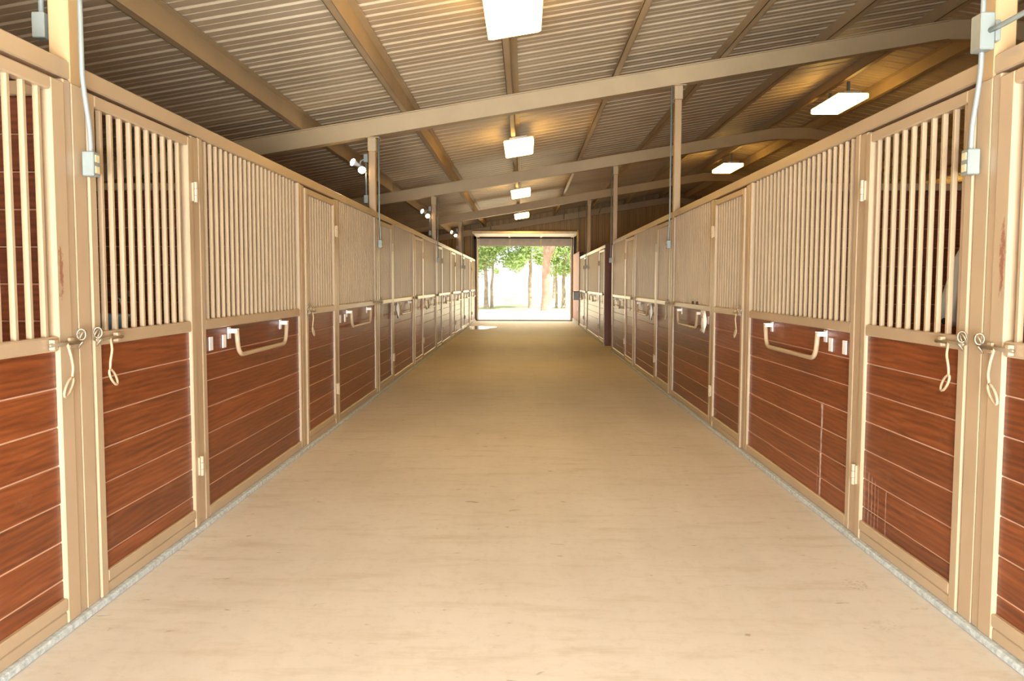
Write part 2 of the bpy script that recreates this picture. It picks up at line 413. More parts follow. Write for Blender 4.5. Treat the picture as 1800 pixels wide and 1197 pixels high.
# diagonal flange braces at the end frame
for (x, s) in ((-1.25, 1), (1.45, -1), (2.75, 1)):
    o = link('flange_brace', tube_mesh([(x, 30.84, zr(x)+.05), (x+s*.02, 30.2, zr(x)+.26)], .022, 6), None, M_BEAM)
    tag(o, 'short steel brace under the end rafter, %s' % {-1.25: 'left of the far fixture', 1.45: 'right of the far fixture', 2.75: 'over the right stalls'}[x], 'brace')

# ------------------------------------------------------------------ posts
def roof_post(side, k):
    s = 1 if side == 'right' else -1; y = PS[side][k]; xf = s*(W-.004); xb = s*(W+.082)
    which = {0: 'nearest', 2: 'second', 4: 'third', 6: 'fourth'}[k]
    xc = (xf+xb)/2; ztop = zr(xc)-.015
    t = thing('roof_post', '%s tall square steel roof post along the %s stall row' % (which, side), 'post', (xc, y, 0), 'roof posts')
    hw = .042
    link('post_shaft', box_mesh((-hw, -.042, 0), (hw, .042, ztop-.16), .006), t, M_POST)
    link('post_cap', boxes([((-hw-.008, -.05, ztop-.16), (hw+.008, .05, ztop)), ((-hw-.05, -.07, ztop), (hw+.05, .07, ztop+.012))], .003), t, M_BEAM)
    # facing strip on the aisle side, below the header
    link('facing_strip', box_mesh((-s*hw, -.05, .03), (-s*(hw-.012)-s*.02, .05, 2.20), .004), t, M_PAINT)
    return t
def stall_post(side, y, label, half=.05, zt=2.205):
    s = 1 if side == 'right' else -1
    o = link('stall_post', box_mesh((0, -half, 0.03), (s*.085, half, zt), .006), None, M_PAINT)
    o.location = (s*(W-.006), y, 0)
    return tag(o, label, 'post', 'short posts between stall fronts')
for side in ('left', 'right'):
    for k in (0, 2, 4) + ((6,)): roof_post(side, k)
for k in (1, 3, 5, 7):
    stall_post('left', PY[k], 'tan post left of the aisle between the %s and %s left stalls' % (ORD[k-1], ORD[k]))
for k in (1, 3):
    stall_post('right', PYR[k], 'tan post right of the aisle between the %s and %s right stalls' % (ORD[k-1], ORD[k]))

# header beams along the top of the stall fronts
def header(side, ya, yb, label):
    s = 1 if side == 'right' else -1
    o = link('header_rail', boxes([((s*(W), ya, 2.213), (s*(W+.06), yb, 2.288))], .006), None, M_PAINT)
    tag(o, label, 'rail', 'top rails of the stall fronts')
header('left', Y0, 30.98, 'long tan top rail running over all the left stall fronts')
header('right', Y0, 17.24, 'long tan top rail over the near right stall fronts, up to the gap')
header('right', 18.74, 27.4, 'short tan top rail over the far right stall fronts beyond the gap')

# ------------------------------------------------------------------ doors and panels
ZM0, ZM1 = 1.128, 1.186
_cache = {}
def cm(key, fn):
    if key not in _cache: _cache[key] = fn()
    return _cache[key]
def bar_me(z0, z1):
    return cm(('bar', z0, z1), lambda: box_mesh((-.011, -.011, z0), (.011, .011, z1), .003))
def boards(t, s, ya, yb, zb, mat):
    """horizontal boards from ZM0 down to zb with a 6 mm joint"""
    L = yb-ya; z = ZM0+.004; pitch = .1545; i = 0
    while z > zb+.01:
        z2 = max(z-pitch+.006, zb-.004)
        h = round(z-z2, 4)
        key = ('board', round(L, 3), h, s, mat.name)
        me = cm(key, lambda: box_mesh((0, -L/2-.004, -h/2), (s*.022, L/2+.004, h/2), .0025))
        jit = random.uniform(0, .0025)
        o = link('board', me, t, mat); o.location = (s*(.016+jit), (ya+yb)/2, (z+z2)/2)
        z = z-pitch; i += 1
    link('joint_backing', cm(('back', round(L, 3), zb, s), lambda: box_mesh((s*.021, -L/2-.003, zb), (s*.036, L/2+.003, ZM0+.006))), t, M_JOINT).location = (0, (ya+yb)/2, 0)

def hinge_me(s):
    bm = bmesh.new()
    add_tube(bm, [(0, 0, -.055), (0, 0, -.019)], .011, 8); add_tube(bm, [(0, 0, -.017), (0, 0, .017)], .0125, 8); add_tube(bm, [(0, 0, .019), (0, 0, .055)], .011, 8)
    add_box(bm, (s*.002, -.022, -.05), (s*.014, .022, .05))
    return mesh(bm, smooth=False)
def latch_parts(t, s, yedge, d):
    """slide bolt at the mid rail; yedge is the door's free edge, d = direction (in y) from the edge into the door"""
    z = (ZM0+ZM1)/2
    bm = bmesh.new()
    add_tube(bm, [(-s*.022, yedge-d*.030, z), (-s*.022, yedge+d*.20, z)], .0075, 8)
    la = link('latch', mesh(bm, smooth=True), t, M_BOLT)
    la['label'] = 'worn steel slide bolt'
    bm = bmesh.new()
    add_box(bm, (-s*.004, yedge+d*.012, z-.02), (-s*.016, yedge+d*.045, z+.02), .002)
    add_box(bm, (-s*.004, yedge+d*.15, z-.02), (-s*.026, yedge+d*.175, z+.02), .002)
    link('bolt_guide', mesh(bm), la, M_PAINT)
    # hanging handle with a loop at its end
    p = [(-s*.026, yedge+d*.085, z), (-s*.036, yedge+d*.078, z-.05), (-s*.034, yedge+d*.062, z-.10), (-s*.03, yedge+d*.066, z-.135)]
    loop = [(-s*.03, yedge+d*(.066+.0+.042*math.sin(a)*.55+.026*(1-math.cos(a))), z-.135-.036*(1-math.cos(a))) for a in [2*math.pi*i/14 for i in range(15)]]
    bm = bmesh.new(); add_tube(bm, fillet(p, .015, 3), .0055, 7); add_tube(bm, loop, .0055, 7)
    link('pull_loop', mesh(bm, smooth=True), la, M_PAINT)
    # snap link and ring on the post
    bm = bmesh.new()
    for (dy, dz, r, tl) in ((-.030, .022, .022, 0), (-.02, .03, .022, 1), (-.012, -.012, .013, 2)):
        pts = [(-s*(.026+(.010*math.sin(a) if tl != 1 else .014*math.cos(a))), yedge+d*dy+r*(.8 if tl == 0 else .35)*math.cos(a), z+dz+r*math.sin(a)) for a in [2*math.pi*i/14 for i in range(14)]]
        add_tube(bm, pts, .0042, 6, closed=True)
    link('snap_ring', mesh(bm, smooth=True), la, M_BOLT)

def make_door(side, ya, yb, latch_at, label, mat=None, nb=10, stile_mats=(None, None), bars_range=None, latch=True):
    """door frame between ya and yb; latch_at 'a' (near edge) or 'b' (far edge)"""
    s = 1 if side == 'right' else -1; mat = mat or M_WOOD
    y0 = ya; t = thing('stall_door', label, 'door', (s*(W-.016), y0, 0), 'barred stall doors on the %s' % side)
    L = yb-ya; sw = .06; D = .05
    fa = lambda a, c, bev=.006: box_mesh((0, a[0], a[1]), (s*D, c[0], c[1]), bev)
    o = link('stile', fa((0, .03), (sw, 2.190)), t, stile_mats[0] or M_PAINT)
    wb = .095 if stile_mats[1] else sw
    o = link('stile', fa((L-wb, .03), (L, 2.190)), t, stile_mats[1] or M_PAINT)
    if stile_mats[1]: o['label'] = 'wide tan stile with a ragged column of rust'
    link('top_rail', fa((sw, 2.138), (L-wb, 2.190)), t, M_PAINT)
    link('middle_rail', box_mesh((s*.0015, sw-.001, ZM0), (s*D, L-wb+.001, ZM1), .006), t, M_PAINT)
    link('bottom_rail', boxes([((s*.0, sw, .083), (s*D, L-wb, .135)), ((s*.005, sw, .03), (s*D, L-wb, .080))], .005), t, M_PAINT)
    me = bar_me(ZM1-.005, 2.142)
    b0, b1 = bars_range or (sw+.08, L-sw-.078)
    for i in range(nb):
        y = b0+(b1-b0)*i/(nb-1)
        o = link('bar', me, t, M_PAINT); o.location = (s*.025, y, 0)
    boards(t, s, sw, L-wb, .135, mat)
    # hinges on the other side
    yh = (L+.006) if latch_at == 'a' else -.006
    for z in (1.895, .37):
        h = link('hinge', cm(('hinge', s), lambda: hinge_me(s)), t, M_PAINT); h.location = (-s*.012, yh, z)
    if latch:
        if latch_at == 'a': latch_parts(t, s, 0, 1)
        else: latch_parts(t, s, L, -1)
    return t

def make_panel(side, ya, yb, label, mat=None, nb=22, blanket=True, plates=(), cloth=None):
    s = 1 if side == 'right' else -1; mat = mat or M_WOOD
    t = thing('stall_screen', label, 'stall front', (s*(W-.006), ya, 0), 'fixed barred stall fronts on the %s' % side)
    L = yb-ya; sw = .06; D = .05
    fa = lambda a, c, bev=.006: box_mesh((0, a[0], a[1]), (s*D, c[0], c[1]), bev)
    link('stile', fa((0, .03), (sw, 2.21)), t, M_PAINT); link('stile', fa((L-sw, .03), (L, 2.21)), t, M_PAINT)
    link('middle_rail', box_mesh((s*.0015, sw-.001, ZM0), (s*D, L-sw+.001, ZM1), .006), t, M_PAINT)
    link('bottom_rail', box_mesh((s*.001, sw-.001, .03), (s*D, L-sw+.001, .095), .006), t, M_PAINT)
    me = bar_me(ZM1-.005, 2.212); n = nb; p = (L-2*sw)/(n+1)
    for i in range(n):
        o = link('bar', me, t, M_PAINT); o.location = (s*.025, sw+p*(i+1), 0)
    boards(t, s, sw, L-sw, .095, mat)
    if blanket:
        if L > 3: a, c = L/2-.56, L/2+.56
        else: a, c = .46, 1.55
        x = -s*.035
        pts = fillet([(x, a, 1.105), (x, a+.03, .945), (x, c-.03, .945), (x, c, 1.105)], .085, 6)
        bl = link('blanket_bar', tube_mesh(pts, .0145, 10), t, M_PAINT)
        for yy in (a, c):
            br = boxes([((s*.016, yy-.024, 1.05), (s*.009, yy+.024, 1.122)), ((s*.010, yy-.021, 1.085), (-s*.044, yy-.016, 1.112)), ((s*.010, yy+.016, 1.085), (-s*.044, yy+.021, 1.112))], .001)
            link('bracket', br, bl, M_WHITE)
    if side == 'right' and 'second' in label:
        for yy in (.62, .84):
            o = link('dark_clip', box_mesh((-s*.014, yy-.02, ZM1-.004), (s*.004, yy+.02, ZM1+.03), .006), t, M_DARKBROWN); o['label'] = 'small dark clip on the rail'
    for (yy, z0, z1, w_) in plates:
        o = link('white_plate', box_mesh((s*.016, yy-w_/2, z0), (s*.008, yy+w_/2, z1), .002), t, M_WHITE)
    return t
PLT = [(.155, 1.0, 1.08, .055), (.37, 1.0, 1.08, .055)]
cloth_l = 0
for side in ('left', 'right'):
    for k in range(8):
        if side == 'right' and k >= 4: break
        y = PS[side][k]; far = PS[side][k+1]-.05; dl = 1.12 if (side == 'right' and k == 0) else 1.15
        if k == 7: far = 30.9
        nm = ORD[k]
        extra = {('left', 0): ', nearest with its latch by the closest post', ('right', 0): ', closest, with pale streaks on its lower boards'}.get((side, k), '')
        make_door(side, y+.06, y+dl, 'a', 'tall %s barred stall door with plank base, %s past the nearest roof post%s' % (side, nm, ''), M_DRIP_B if (side == 'right' and k == 0) else None, bars_range=(.095, .95) if (side == 'right' and k == 0) else None)
        stall_post(side, y+dl+.058, 'narrow tan hinge post after the %s %s stall door' % (nm, side), .046)
        make_panel(side, y+dl+.112, far, 'fixed %s stall front with bars, planks and U-shaped blanket bar, %s from camera' % (side, nm),
                   M_DRIP_C if (side == 'right' and k == 0) else None, plates=PLT)
    # the nearest door, mirrored, its latch meeting the next one's at the post
    yq = PS[side][0]
    o = link('door_stop', box_mesh((0, -.027, .03), ((.06 if side == 'right' else -.06), .027, 2.205), .005), None, M_PAINT); o.location = ((W-.010)*(1 if side == 'right' else -1), yq-.079, 0)
    tag(o, 'slim tan strip on the camera side of the nearest %s roof post' % side, 'door stop')
    make_door(side, yq-1.21, yq-.11, 'b', 'barred stall door cut by the %s edge of the photo, latched to the nearest post' % side, None, nb=10,
              stile_mats=(None, M_RUST_L if side == 'left' else M_RUST_R), bars_range=(.10, .95))
    stall_post(side, yq-1.265, 'narrow tan hinge post outside the photo near the %s edge' % side, .046)
    make_panel(side, .05, yq-1.32, 'fixed %s stall front beside the camera' % side, nb=22)
    make_panel(side, -3.35, 0, 'fixed %s stall front behind the camera' % side, nb=34, blanket=False)
# far right section
make_door('right', 18.84, 20.1, 'a', 'first barred stall door beyond the gap in the right row', nb=12)
stall_post('right', 20.155, 'narrow tan hinge post beyond the gap on the right', .046)
make_panel('right', 20.21, 24.03, 'long fixed right stall front beyond the gap', nb=40, plates=PLT)
make_door('right', 24.14, 25.24, 'a', 'last barred stall door on the right, near the far doorway', nb=10)
stall_post('right', 25.295, 'last narrow tan hinge post on the right', .046)
make_panel('right', 25.35, 27.38, 'last fixed stall front on the right, ending at the red-brown wall', plates=PLT)

# passage end walls on the right
o = link('gap_end_post', box_mesh((W-.004, 18.70, 0), (W+.20, 18.80, 2.31), .006), None, M_BROWN); tag(o, 'broad dark brown end post on the far side of the gap on the right', 'post')
o = link('gap_end_post', box_mesh((W+.0, 17.245, 0), (W+.14, 17.30, 2.20), .006), None, M_BROWN); tag(o, 'brown end post on the near side of the gap on the right', 'post')
# tack room wall by the far door
t = struct('wall_tack_room', boxes([((W-.012, 27.44, .13), (W+.10, 31.0, 2.42))]), M_REDB, 'red-brown wall right of the aisle just before the far doorway', 'wall')
link('base_course', box_mesh((W-.03, 27.44, 0), (W+.10, 31.0, .13), .006), t, M_FOOT)
link('corner_board', box_mesh((W-.022, 27.40, .0), (W+.11, 27.46, 2.44), .004), t, M_DARKBROWN)
link('top_board', box_mesh((W-.022, 27.46, 2.42), (W+.11, 31.0, 2.47), .004), t, M_REDB)
for zz in (.5,):
    link('white_switch', box_mesh((W-.02, 28.1, .48), (W-.012, 28.2, .62), .002), t, M_WHITE)
t = thing('grey_utility_box', 'small grey metal box sticking out of the right wall near the far doorway', 'utility box', (W-.14, 27.05, 1.0))
link('box_body', box_mesh((-.09, -.12, -.13), (.12, .12, .14), .01), t, M_STEEL)
link('box_lid', box_mesh((-.10, -.13, .14), (.12, .13, .155), .004), t, M_DARKBROWN)
o = link('door_post_conduit', tube_mesh([(W-.03, 27.9, 2.47), (W-.03, 27.9, 3.2)], .03, 8), None, M_BEAM); tag(o, 'pale vertical pipe above the red-brown wall beside the far doorway', 'pipe')

# ------------------------------------------------------------------ partitions between stalls
def partition(side, y, label, xo=None, planks=True, red=False):
    s = 1 if side == 'right' else -1
    xa = W+.095; xb = xo or (5.42 if side == 'right' else 5.5); L = xb-xa
    t = thing('stall_partition', label, 'partition', (s*(xa+xb)/2, y, 0), 'plank walls between stalls')
    me = cm(('pl', round(L, 3)), lambda: box_mesh((-L/2, -.018, -.0735), (L/2, .018, .0735), .004))
    for i in range(14):
        o = link('plank', me, t, M_WOODX); o.location = (0, random.uniform(-.002, .002), .09+.153*i)
    link('core_strip', cm(('co', round(L, 3)), lambda: box_mesh((-L/2, -.008, .02), (L/2, .008, 2.15))), t, M_JOINT)
    link('top_channel', cm(('tc', round(L, 3)), lambda: box_mesh((-L/2, -.03, 2.155), (L/2, .03, 2.215), .006)), t, M_PAINT)
    for q in (-.33, .33):
        link('upright', cm('upr', lambda: box_mesh((-.025, -.03, 0), (.025, .03, 2.155), .004)), t, M_PAINT).location = (L*q, 0, 0)
    return t
for k in range(8):
    partition('left', PY[k], 'plank partition wall behind the bars at the %s left boundary from the camera' % ORD[k])
for k in range(5):
    partition('right', PYR[k], 'plank partition wall behind the bars at the %s right boundary from the camera' % ORD[k])
for y, l in ((18.84, 'dark red-brown plank wall on the far side of the gap on the right'), (24.08, 'plank partition behind the far right stall fronts'), (27.5, 'plank partition before the tack room on the right')):
    partition('right', y, l)
# spine wall under the ridge, back wall of the left stalls
def long_planks(name, x, ya, yb, label, n=14):
    t = thing(name, label, 'wall', (x, (ya+yb)/2, 0)); L = yb-ya
    for i in range(n):
        o = link('plank', cm(('lp', round(L, 2)), lambda: box_mesh((-.018, -L/2, -.0735), (.018, L/2, .0735), .003)), t, M_WOOD)
        o.location = (0, 0, .09+.153*i)
    link('core_strip', box_mesh((-.008, -L/2, .01), (.008, L/2, 2.14)), t, M_JOINT)
long_planks('spine_wall', 5.46, Y0+.05, 31.0, 'plank wall closing the backs of the right stalls under the ridge', 15)
long_planks('back_wall_lining', -5.53, Y0+.05, 31.0, 'plank lining at the back of the left stalls', 16)
# stall fronts of the other aisle, plain: header and lower planks
for x, lab in ((9.07, 'near'), (12.73, 'far')):
    t = thing('other_aisle_stall_front', 'plank stall fronts on the %s side of the second aisle beyond the ridge' % lab, 'stall panel', (x, 13.7, 0))
    link('plank_base', box_mesh((-.02, -17, 0), (.02, 17, 1.15)), t, M_WOOD)
    link('top_rail', box_mesh((-.03, -17, 2.2), (.03, 17, 2.29)), t, M_PAINT)

# ------------------------------------------------------------------ light fixtures
def fixture(x, y, label, z=None, flat=False):
    tilt = -math.atan(.166) if x < XR else math.atan(.166)
    zz = z if z is not None else zr(x)+.135
    t = thing('ceiling_light', label, 'ceiling light', (x, y, zz), 'hanging box fixtures')
    t.rotation_euler = (0, 0 if flat else tilt, 0)
    bm = bmesh.new()                                             # wrap lens: tub shape
    w0, w1, L, h = .235, .205, .61, .085
    v = []
    for (ww, ll, hh) in ((w1, L-.02, -.045), (w0, L, -.03), (w0, L, .035)):
        v.append([bm.verts.new((a*ww, c*ll, hh)) for a, c in ((-1, -1), (1, -1), (1, 1), (-1, 1))])
    bm.faces.new(v[0][::-1])
    for A, B in ((v[0], v[1]), (v[1], v[2])):
        for k in range(4): bm.faces.new((A[k], A[(k+1) % 4], B[(k+1) % 4], B[k]))
    bm.faces.new(v[2])
    link('lens', mesh(bm), t, M_LENS)
    link('housing', boxes([((-.23, -.60, .036), (.23, .60, .055)), ((-.14, -.58, .055), (.14, .58, .085))], .006), t, M_FIXBODY)
    hz_ = .12 if z is None else zr(x)+.24-zz
    for q in (-.4, .4): link('hanger', box_mesh((-.02, q-.02, .085), (.02, q+.02, hz_)), t, M_STEEL)
    return t
FL = {6.87: 'nearest and largest glowing box fixture, cut by the top edge', 13.75: 'second glowing box fixture over the middle of the aisle', 20.63: 'third glowing box fixture over the middle of the aisle', 27.4: 'farthest glowing box fixture, close to the doorway wall'}
for y, l in FL.items(): fixture(-.09, y, l)
fixture(5.10, 13.75, 'glowing box fixture under the ridge at upper right, the larger of two', 4.32, True)
fixture(5.02, 20.8, 'smaller glowing box fixture under the ridge, farther along on the right', 4.26, True)
for y, l in ((13.75, 'box fixture over the second aisle, hidden behind bars'), (20.63, 'light over the second aisle glinting through the nearest right door bars'), (27.4, 'light over the second aisle glinting through the nearest right panel bars')):
    fixture(10.95, y, l)

# ------------------------------------------------------------------ conduits, outlet boxes, flood lamps
def outlet(side, k, label):
    s = 1 if side == 'right' else -1; y = PS[side][k]; xw = s*(W-.022)
    t = thing('outlet_conduit', label, 'conduit', (xw, y, 0), 'grey outlet boxes with conduits on the posts')
    bx = link('outlet_box', box_mesh((0, -.028+.02, 1.835), (-s*.048, .03+.02, 1.935), .004), t, M_STEEL)
    for z in (1.862, 1.908):
        link('socket', boxes([((-s*.048, -.016+.02, z-.015), (-s*.052, .018+.02, z+.015))], .002), bx, M_SOCK)
    zt = zr(s*W)
    pts = fillet([(-s*.026, .018, 1.93), (-s*.026, .018, 2.02), (-s*.02, -.02, 2.22), (-s*.02, -.02, zt-.02)], .06, 4)
    link('conduit_pipe', tube_mesh(pts, .0105, 8), t, M_STEEL)
    if k == 0 and side == 'right':
        b2 = link('junction_box', boxes([((.0, -.075, 2.30), (-s*.055, -.0, 2.44)), ((.0, -.08, 2.33), (s*.02, -.012, 2.41))], .004), t, M_STEEL)
        link('side_conduit', tube_mesh([(-s*.02, -.075, 2.37), (-s*.01, -.14, 2.372), (-s*.01, -2.2, 2.375)], .0105, 8), t, M_STEEL)
for side in ('left', 'right'):
    for k, w_ in ((0, 'nearest'), (2, 'second'), (4, 'third'), (6, 'fourth')):
        outlet(side, k, 'grey outlet box and conduit on the %s roof post of the %s row' % (w_, side))
def flood(k, label, y=None):
    y = PY[k]-.02; xo = -(W+.09)
    t = thing('flood_lamp', label, 'flood lamp', (xo, y, 2.9), 'twin flood lamps beside the left roof posts')
    link('switch_box', box_mesh((-.052, -.03, -.52), (.0, .03, -.42), .004), t, M_STEEL)
    link('lamp_box', box_mesh((-.052, -.03, -.02), (0, .03, .08), .004), t, M_STEEL)
    link('conduit_pipe', tube_mesh([(-.026, 0, -.42), (-.026, 0, -.02)], .0105, 8), t, M_STEEL)
    link('lamp_arm', tube_mesh([(-.04, 0, .02), (-.09, 0, .0), (-.10, -.01, -.05)], .012, 8), t, M_STEEL)
    for (dx, dz, ax) in ((-.155, -.035, Vector((-.75, -.55, .35))), (-.075, -.10, Vector((.25, -.75, -.6)))):
        ax = ax.normalized(); p = Vector((dx, -.03, dz))
        bm = bmesh.new(); prof = [(-.07, .018), (-.035, .022), (0, .034), (.03, .05)]
        add_tube(bm, [p+ax*d for d, r in prof], [r for d, r in prof], 12)
        h = link('lamp_holder', mesh(bm, smooth=True), t, M_FIXBODY)
        bm = bmesh.new(); prof = [(.028, .047), (.040, .044), (.052, .03), (.057, .010)]
        add_tube(bm, [p+ax*d for d, r in prof], [r for d, r in prof], 12)
        link('bulb', mesh(bm, smooth=True), h, M_BULB)
flood(0, 'twin flood lamp beside the nearest left roof post, above the photo')
flood(2, 'nearest glowing twin flood lamp, left of the second roof post')
flood(4, 'glowing flood lamp left of the third roof post')
flood(6, 'farthest glowing flood lamp, above the left row near the doorway')

# ------------------------------------------------------------------ overhead door at the far end, raised
t = thing('overhead_door', 'raised sectional overhead door and its tracks in the far doorway', 'overhead door', (0.03, 31.0, 0))
link('lowest_section', box_mesh((-1.74, -.06, 2.79), (1.74, -.02, 3.07), .004), t, M_DOORMET)
for x in (-1.72, -.58, .58, 1.72):
    link('section_stile', boxes([((x-.035, -.085, 2.79), (x+.035, -.06, 3.07))], .004), t, M_DOORSTILE)
for i in range(4):
    ya, yb = -.25-.62*i, -.25-.62*(i+1)+.012
    p = link('door_section', box_mesh((-1.74, yb, 3.12), (1.74, ya, 3.16), .004), t, M_DOORMET)
    for x in (-1.72, -.58, .58, 1.72):
        link('section_stile', box_mesh((x-.035, yb, 3.098), (x+.035, ya, 3.12), .003), p, M_DOORSTILE)
for s in (-1, 1):
    x = s*1.80
    pts = fillet([(x, -.04, .1), (x, -.04, 3.13), (x, -2.9, 3.13)], .22, 6)
    link('track', tube_mesh(pts, .022, 6), t, M_DOORSTILE)
    link('track_hanger', tube_mesh([(x, -2.8, 3.13), (x, -2.8, zr(x)+.2)], .012, 6), t, M_STEEL)
link('leading_edge', box_mesh((-1.80, -2.79, 3.09), (1.80, -2.73, 3.17), .004), t, M_DOORSTILE)

# ------------------------------------------------------------------ white cloths and small items
def cloth(side, y, z0, z1, w_, label):
    s = 1 if side == 'right' else -1; x = s*(W-.06); n = 6; m = 8; bm = bmesh.new(); g = []
    for j in range(m+1):
        z = z1+(z0-z1)*j/m; row = []
        for i in range(n+1):
            u = i/n-.5; ww = w_*(.55+.45*j/m)
            row.append(bm.verts.new((x+s*.018*math.sin(i*2.1+j*.5), y+u*ww+.01*math.sin(j*.9), z+.015*u*j/m)))
        g.append(row)
    for j in range(m):
        for i in range(n): bm.faces.new((g[j][i], g[j][i+1], g[j+1][i+1], g[j+1][i]))
    me = mesh(bm, smooth=True); o = link('hanging_cloth', me, None, M_CLOTH)
    md = o.modifiers.new('thick', 'SOLIDIFY'); md.thickness = .006
    tag(o, label, 'cloth', 'white cloths hung on the stall fronts')
cloth('right', 8.14, .93, 1.14, .17, 'white cloth hanging beside the blanket bar of the second right stall front')
cloth('right', 11.56, .90, 1.12, .16, 'white cloth hanging on the third right stall front')
cloth('left', 11.68, .91, 1.13, .15, 'white cloth hanging on the third left stall front')
cloth('left', 15.1, .93, 1.10, .14, 'white cloth hanging on the fourth left stall front')
# bucket behind the nearest left door
t = thing('water_bucket', 'blue-grey plastic bucket hanging inside the nearest left stall behind the bars', 'bucket', (-2.045, 3.93, .96))
bm = bmesh.new(); prof = [(0.0, .001), (.0, .115), (.26, .148), (.275, .156), (.285, .156), (.285, .146), (.02, .108), (.02, .001)]
add_tube(bm, [(0, 0, p[0]+i*1e-5) for i, p in enumerate(prof)], [p[1] for p in prof], 24, cap=False)
link('bucket_shell', mesh(bm, smooth=True), t, M_BUCKET)
link('bail_handle', tube_mesh([(-.15, 0, .26), (-.12, 0, .36), (0, 0, .40), (.12, 0, .36), (.15, 0, .26)], .005, 6), t, M_STEEL)
link('hook_strap', box_mesh((-.008, -.012, .37), (.172, .012, .40), .003), t, M_DARKBROWN)

# wet patch on the floor near the far door
bm = bmesh.new(); cv = bm.verts.new((0, 0, .003)); ring = []
for i in range(28):
    a = 2*math.pi*i/28; r = 1+.18*math.sin(3*a+.5)+.1*math.sin(5*a)
    ring.append(bm.verts.new((.42*r*math.cos(a), 1.0*r*math.sin(a), .002)))
for i in range(28): bm.faces.new((cv, ring[i], ring[(i+1) % 28]))
o = link('puddle', mesh(bm), None, M_GALV); o.location = (-1.38, 26.3, 0); tag(o, 'shiny wet patch on the floor by the left stalls near the far doorway', 'puddle')

# ------------------------------------------------------------------ horse looking out of the nearest right stall
def skin_obj(name, pts, edges, radii, mat, parent=None, sub=2):
    me = bpy.data.meshes.new(name); me.from_pydata([Vector(p) for p in pts], edges, [])
    o = bpy.data.objects.new(name, me); C.objects.link(o)
    if parent: o.parent = parent
    sk = o.modifiers.new('skin', 'SKIN'); 
    for i, r in enumerate(radii):
        d = me.skin_vertices[0].data[i]; d.radius = r if isinstance(r, tuple) else (r, r)
        d.use_root = (i == 0)
    o.modifiers.new('sub', 'SUBSURF').levels = sub; o.modifiers['sub'].render_levels = sub
    sk.use_smooth_shade = True
    dg = bpy.context.evaluated_depsgraph_get(); m2 = bpy.data.meshes.new_from_object(o.evaluated_get(dg))
    o.modifiers.clear(); o.data = m2; m2.materials.clear(); m2.materials.append(mat)
    for p in m2.polygons: p.use_smooth = True
    return o
b = NB('horse_coat'); tc = b.n('TexCoord'); sx = b.n('SeparateXYZ'); b.l(tc.outputs['Object'], sx.inputs[0])
# white blaze: on the front of the face (low x), narrow in y
dy = b.math('ABSOLUTE', sx.outputs[1]); m1 = b.math('MULTIPLY', b.math('SUBTRACT', .075, dy), 60, True)
m2_ = b.math('MULTIPLY', b.math('SUBTRACT', .30, sx.outputs[0]), 30, True)
m3 = b.math('MULTIPLY', b.math('SUBTRACT', 1.60, sx.outputs[2]), 30, True)
nz = b.noise(b.coord('Object'), 9, 4)
coat = b.ramp(nz, [(.3, srgb(66, 30, 20)), (.7, srgb(104, 50, 32))])
blz = b.mix(b.ramp(sx.outputs[2], [(0, (0, 0, 0, 1)), (1, (0, 0, 0, 1))]), srgb(208, 210, 208), srgb(206, 160, 150))
zf = b.math('MULTIPLY', b.math('SUBTRACT', 1.24, sx.outputs[2]), 12, True)
blz = b.mix(zf, srgb(205, 208, 206), srgb(200, 158, 148))
M_HORSE = b.fin(b.mix(b.math('MULTIPLY', b.math('MULTIPLY', m1, m2_), m3), coat, blz), .6)
M_MANE = simple('dark_mane', srgb(34, 22, 18), .8)
hz = thing('horse', 'bay horse with a white-blazed face looking out behind the nearest right door bars', 'horse', (2.08, 4.25, 0))
P_ = [(1.60, 0, 1.22), (1.15, 0, 1.20), (.95, 0, 1.24), (.72, 0, 1.45), (.50, 0, 1.66), (.36, 0, 1.72), (.24, 0, 1.56), (.15, 0, 1.36), (.11, 0, 1.24), (.10, 0, 1.18),
      (2.05, 0, 1.24), (2.25, 0, 1.18),
      (1.05, .14, .95), (1.04, .15, .62), (1.06, .15, .32), (1.05, .15, .14), (1.01, .15, .04),
      (1.05, -.14, .95), (1.04, -.15, .62), (1.06, -.15, .32), (1.05, -.15, .14), (1.01, -.15, .04),
      (2.18, .15, .95), (2.10, .16, .74), (2.30, .16, .48), (2.27, .16, .16), (2.22, .16, .04),
      (2.18, -.15, .95), (2.10, -.16, .74), (2.30, -.16, .48), (2.27, -.16, .16), (2.22, -.16, .04)]
E_ = [(0, 1), (1, 2), (2, 3), (3, 4), (4, 5), (5, 6), (6, 7), (7, 8), (8, 9), (0, 10), (10, 11), (1, 12), (12, 13), (13, 14), (14, 15), (15, 16), (1, 17), (17, 18), (18, 19), (19, 20), (20, 21),
      (10, 22), (22, 23), (23, 24), (24, 25), (25, 26), (10, 27), (27, 28), (28, 29), (29, 30), (30, 31)]
R_ = [.29, .30, .24, .17, .12, .10, .115, .085, .075, .06, .28, .20, .12, .065, .042, .038, .06, .12, .065, .042, .038, .06, .16, .10, .05, .042, .06, .16, .10, .05, .042, .06]
hb = skin_obj('body', P_, E_, R_, M_HORSE, hz)
